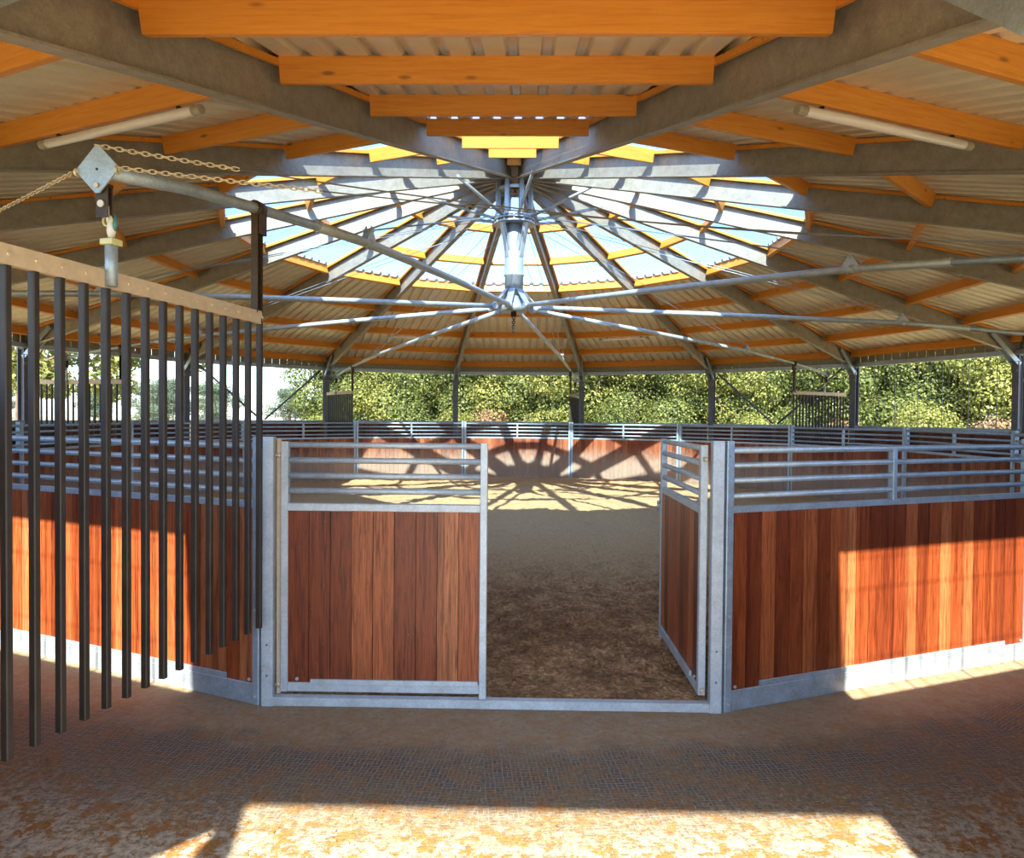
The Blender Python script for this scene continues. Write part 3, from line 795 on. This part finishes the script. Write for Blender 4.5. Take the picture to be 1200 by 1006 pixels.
# ================================================================ litter on the floor
random.seed(11)
b = MB()
def flake(x, y, z, s):
    a = random.uniform(0, 2*pi); l = s*random.uniform(.6, 1.6); w = s*random.uniform(.25, .7); tl = random.uniform(-.4, .4)
    d = Vector((cos(a), sin(a), tl)); p = Vector((-sin(a), cos(a), random.uniform(-.4, .4)))
    c = Vector((x, y, z+.004)); t = Vector((0, 0, w*.35))
    vs = [c-d*l/2-p*w/2, c+d*l/2-p*w/3, c+d*l/2+p*w/2, c-d*l/3+p*w/2]
    b.add(vs+[v+t for v in vs], [(3, 2, 1, 0), (4, 5, 6, 7), (0, 1, 5, 4), (1, 2, 6, 5), (2, 3, 7, 6), (3, 0, 4, 7)])
cl = [(random.uniform(-3.6, 3.6), random.uniform(-11.5, -8.3)) for _ in range(130)]
for i in range(5200):
    if random.random() < .7:
        cx_, cy_ = random.choice(cl); x = random.gauss(cx_, .12); y = random.gauss(cy_, .08)
    else: x = random.uniform(-4, 4); y = random.uniform(-11.6, -7.9)
    if inside(x, y) < AIN+.15: continue
    if inside(x, y) > AOUT-.1 and abs(x) > 2.1: continue
    if inside(x, y) < 8.5 and random.random() < .75: continue
    flake(x, y, .001, random.uniform(.004, .014))
LIT = m_leaf('ochre_wood_shavings', (.22, .11, .03), (.42, .24, .07), (.58, .40, .17))
tag(b.build('wood_shavings', LIT), 'ochre wood shavings and crumbs scattered on the paved track', 'wood shavings', None, 'stuff')
b = MB(); random.seed(5)
for i in range(700):
    y = random.uniform(-7.3, -1.5); x = random.uniform(-2.2, 2.4); s = random.uniform(.008, .022)*(1 if y < -4 else .6)
    if inside(x, y) > 7.3: continue
    z = .025+.013*(y+7.5)*.75+.045
    bb = len(b.v)
    vs = [Vector((x, y, z)) + Vector(v)*s*random.uniform(.7, 1.2) for v in ((1, 0, 0), (0, 1, 0), (-1, 0, 0), (0, -1, 0), (.1, .1, .9), (0, 0, -.9))]
    b.add(vs, [(0, 1, 4), (1, 2, 4), (2, 3, 4), (3, 0, 4), (1, 0, 5), (2, 1, 5), (3, 2, 5), (0, 3, 5)])
tag(b.build('soil_clods', SAND), 'small brown clods lying on the damp sand behind the gate', 'clods', None, 'stuff')

# ================================================================ trees and bushes
def leaves(mb, blobs, n, size, flat_=.75):
    tot = sum(r[3]**2 for r in blobs)
    for (bx, by, bz, br, sq) in blobs:
        for _ in range(int(n*br**2/tot)):
            while True:
                v = Vector((random.uniform(-1, 1), random.uniform(-1, 1), random.uniform(-1, 1)))
                if .02 < v.length < 1: break
            rr = random.uniform(.55, 1.04)**.8; v.normalize(); lump = 1+.28*noise.noise(v*2.3+Vector((bx, by, bz)))
            c = Vector((bx, by, bz)) + Vector((v.x, v.y, v.z*sq))*br*rr*lump
            if c.z < .02: continue
            nrm = (v+Vector((random.uniform(-1, 1), random.uniform(-1, 1), random.uniform(-.6, 1.2)))*.9).normalized()
            u = nrm.orthogonal().normalized(); u = Matrix.Rotation(random.uniform(0, 6.3), 3, nrm) @ u; w = nrm.cross(u)
            s = size*random.uniform(.6, 1.35)
            mb.add([c-u*s*.5, c+w*s*.32, c+u*s*.5, c-w*s*.32], [(0, 1, 2, 3)])
def tree(name, label, cat, blobs, trunk, leafm, n, size, group, locv=(0, 0, 0), rz=0, sc_=1):
    e = empty(name, label, cat, locv, rz, group); e.scale = (sc_,)*3
    m = MB(); leaves(m, blobs, n, size); m.build('foliage', leafm, e)
    m = MB()
    for pts, r in trunk: m.tube(pts, r, 7)
    m.build('trunk', BARK, e); return e
random.seed(21)
def mk_blobs(n, R, H0, H1, rb):
    out = []
    for _ in range(n):
        a = random.uniform(0, 6.3); z = random.uniform(H0, H1); f = 1-.5*abs((z-H0)/(H1-H0)*2-1)
        out.append((R*f*random.uniform(.1, 1)*cos(a), R*f*random.uniform(.1, 1)*sin(a), z, rb*random.uniform(.7, 1.25), .85))
    return out
def trk(H_, br=5):
    t = [([(0, 0, -.1), (.1, .05, H_*.4), (-.05, 0, H_*.75)], [.16, .12, .07])]
    for _ in range(br):
        a = random.uniform(0, 6.3); z = random.uniform(.25, .6)*H_
        t.append(([(0.05, 0, z), (cos(a)*H_*.14, sin(a)*H_*.14, z+H_*.16), (cos(a)*H_*.24, sin(a)*H_*.24, z+H_*.3)], [.06, .04, .015]))
    return t
protos = [
    tree('leafy_tree', 'x', 'tree', mk_blobs(22, 2.2, .9, 6.2, 1.05), trk(6.6), LEAF, 36000, .115, 'trees behind the hall'),
    tree('leafy_tree', 'x', 'tree', mk_blobs(22, 2.4, .9, 5.9, 1.1), trk(6.2), LEAFY, 36000, .115, 'trees behind the hall'),
    tree('leafy_tree', 'x', 'tree', mk_blobs(16, 2.0, 2.0, 6.6, 1.1), trk(7), LEAF, 26000, .12, 'trees behind the hall'),
]
bush = [
    tree('bush', 'x', 'bush', mk_blobs(9, 1.3, .4, 1.9, .7), trk(1.8, 4), LEAFY, 9000, .085, 'bushes behind the hall'),
    tree('bush', 'x', 'bush', mk_blobs(8, 1.2, .3, 1.6, .6), trk(1.6, 6), LEAFR, 6000, .08, 'bushes behind the hall'),
    tree('bush', 'x', 'bush', mk_blobs(9, 1.3, .4, 2.2, .7), trk(1.9, 4), LEAF, 9000, .085, 'bushes behind the hall'),
]
used = set()
def put(proto, x, y, s, rz, label, z=-.06):
    a = proto if proto.name not in used else copy_tree(proto)
    used.add(a.name); used.add(proto.name)
    a.location = (x, y, z); a.scale = (s, s, s); a.rotation_euler[2] = rz; a['label'] = label; return a
rnd = random.Random(3)
kinds = ['dense dark green tree', 'bushy yellow green tree', 'tall green tree with bare lower trunk']
# hedge line: from behind-left round to the right
line = []
for i in range(17):
    t = i/16; x = -8.6+31*t; y = 21.5-11.5*t**2.2 if t > .15 else 21.5
    line.append((x, y))
for i, (x, y) in enumerate(line):
    k = [0, 1, 0, 2, 1, 0, 1, 2, 0, 1, 0, 2, 0, 1, 1, 0, 1][i]
    put(protos[k], x+rnd.uniform(-.4, .4), y+rnd.uniform(-.8, .8), rnd.uniform(.88, 1.12), rnd.uniform(0, 6), '%s, number %s from left in the front row' % (kinds[k], ['one', 'two', 'three', 'four', 'five', 'six', 'seven', 'eight', 'nine', 'ten', 'eleven', 'twelve', 'thirteen', 'fourteen', 'fifteen', 'sixteen', 'seventeen'][i]))
for i in range(12):
    t = i/11; x = -9+34*t; y = 26.5-11*t**2.2
    put(protos[i % 2], x, y, 1.05+.12*rnd.random(), rnd.uniform(0, 6), '%s in the rear row, place %s from left' % (kinds[i % 2], ['one', 'two', 'three', 'four', 'five', 'six', 'seven', 'eight', 'nine', 'ten', 'eleven', 'twelve'][i]))
bk = ['yellow green bush', 'dry brown bush', 'green bush']
for i in range(18):
    t = i/17; x = -8+28.5*t; y = 18.6-10.5*t**2.2; k = [0, 1, 2, 0, 1, 1, 0, 2, 0, 1, 0, 2, 1, 0, 1, 1, 0, 2][i]
    put(bush[k], x+rnd.uniform(-.3, .3), y+rnd.uniform(-.4, .4), rnd.uniform(.8, 1.25), rnd.uniform(0, 6), '%s at the foot of the trees, place %s from the left' % (bk[k], ['one', 'two', 'three', 'four', 'five', 'six', 'seven', 'eight', 'nine', 'ten', 'eleven', 'twelve', 'thirteen', 'fourteen', 'fifteen', 'sixteen', 'seventeen', 'eighteen'][i]))
# open spreading tree at left whose branches hang into view
random.seed(44)
bl = []
for _ in range(80):
    a = random.uniform(0, 6.3); r = 5.6*sqrt(random.random()); z = random.uniform(2.75, 7.0); bl.append((r*cos(a), r*sin(a), z, random.uniform(.45, .9), .62))
tk = [([(0, 0, -.1), (.1, 0, 2.2), (0, .1, 4.5)], [.20, .15, .10])]
for _ in range(9):
    a = random.uniform(0, 6.3); tk.append(([(0, 0, random.uniform(2.2, 3.2)), (1.8*cos(a), 1.8*sin(a), 4.2), (4.0*cos(a), 4.0*sin(a), random.uniform(4.2, 5.5))], [.05, .03, .012]))
sp = tree('spreading_tree', 'open yellow green tree behind the left outer wall, its branches hanging low', 'tree', bl, tk, LEAFY, 42000, .15, None, (-15.2, 9.0, -.06))
# distant woods across the field
for i in range(13):
    pr = protos[i % 2]
    a = copy_tree(pr); x = -150+i*10.5; y = 118+rnd.uniform(-12, 12)
    a.location = (x, y, -.06); s = rnd.uniform(1.0, 1.5); a.scale = (s*1.5, s*1.5, s*.85); a.rotation_euler[2] = rnd.uniform(0, 6)
    a['label'] = 'hazy tree in distant woods across the field, place %s from left' % ['one', 'two', 'three', 'four', 'five', 'six', 'seven', 'eight', 'nine', 'ten', 'eleven', 'twelve', 'thirteen'][i]
    a['group'] = 'distant woods'
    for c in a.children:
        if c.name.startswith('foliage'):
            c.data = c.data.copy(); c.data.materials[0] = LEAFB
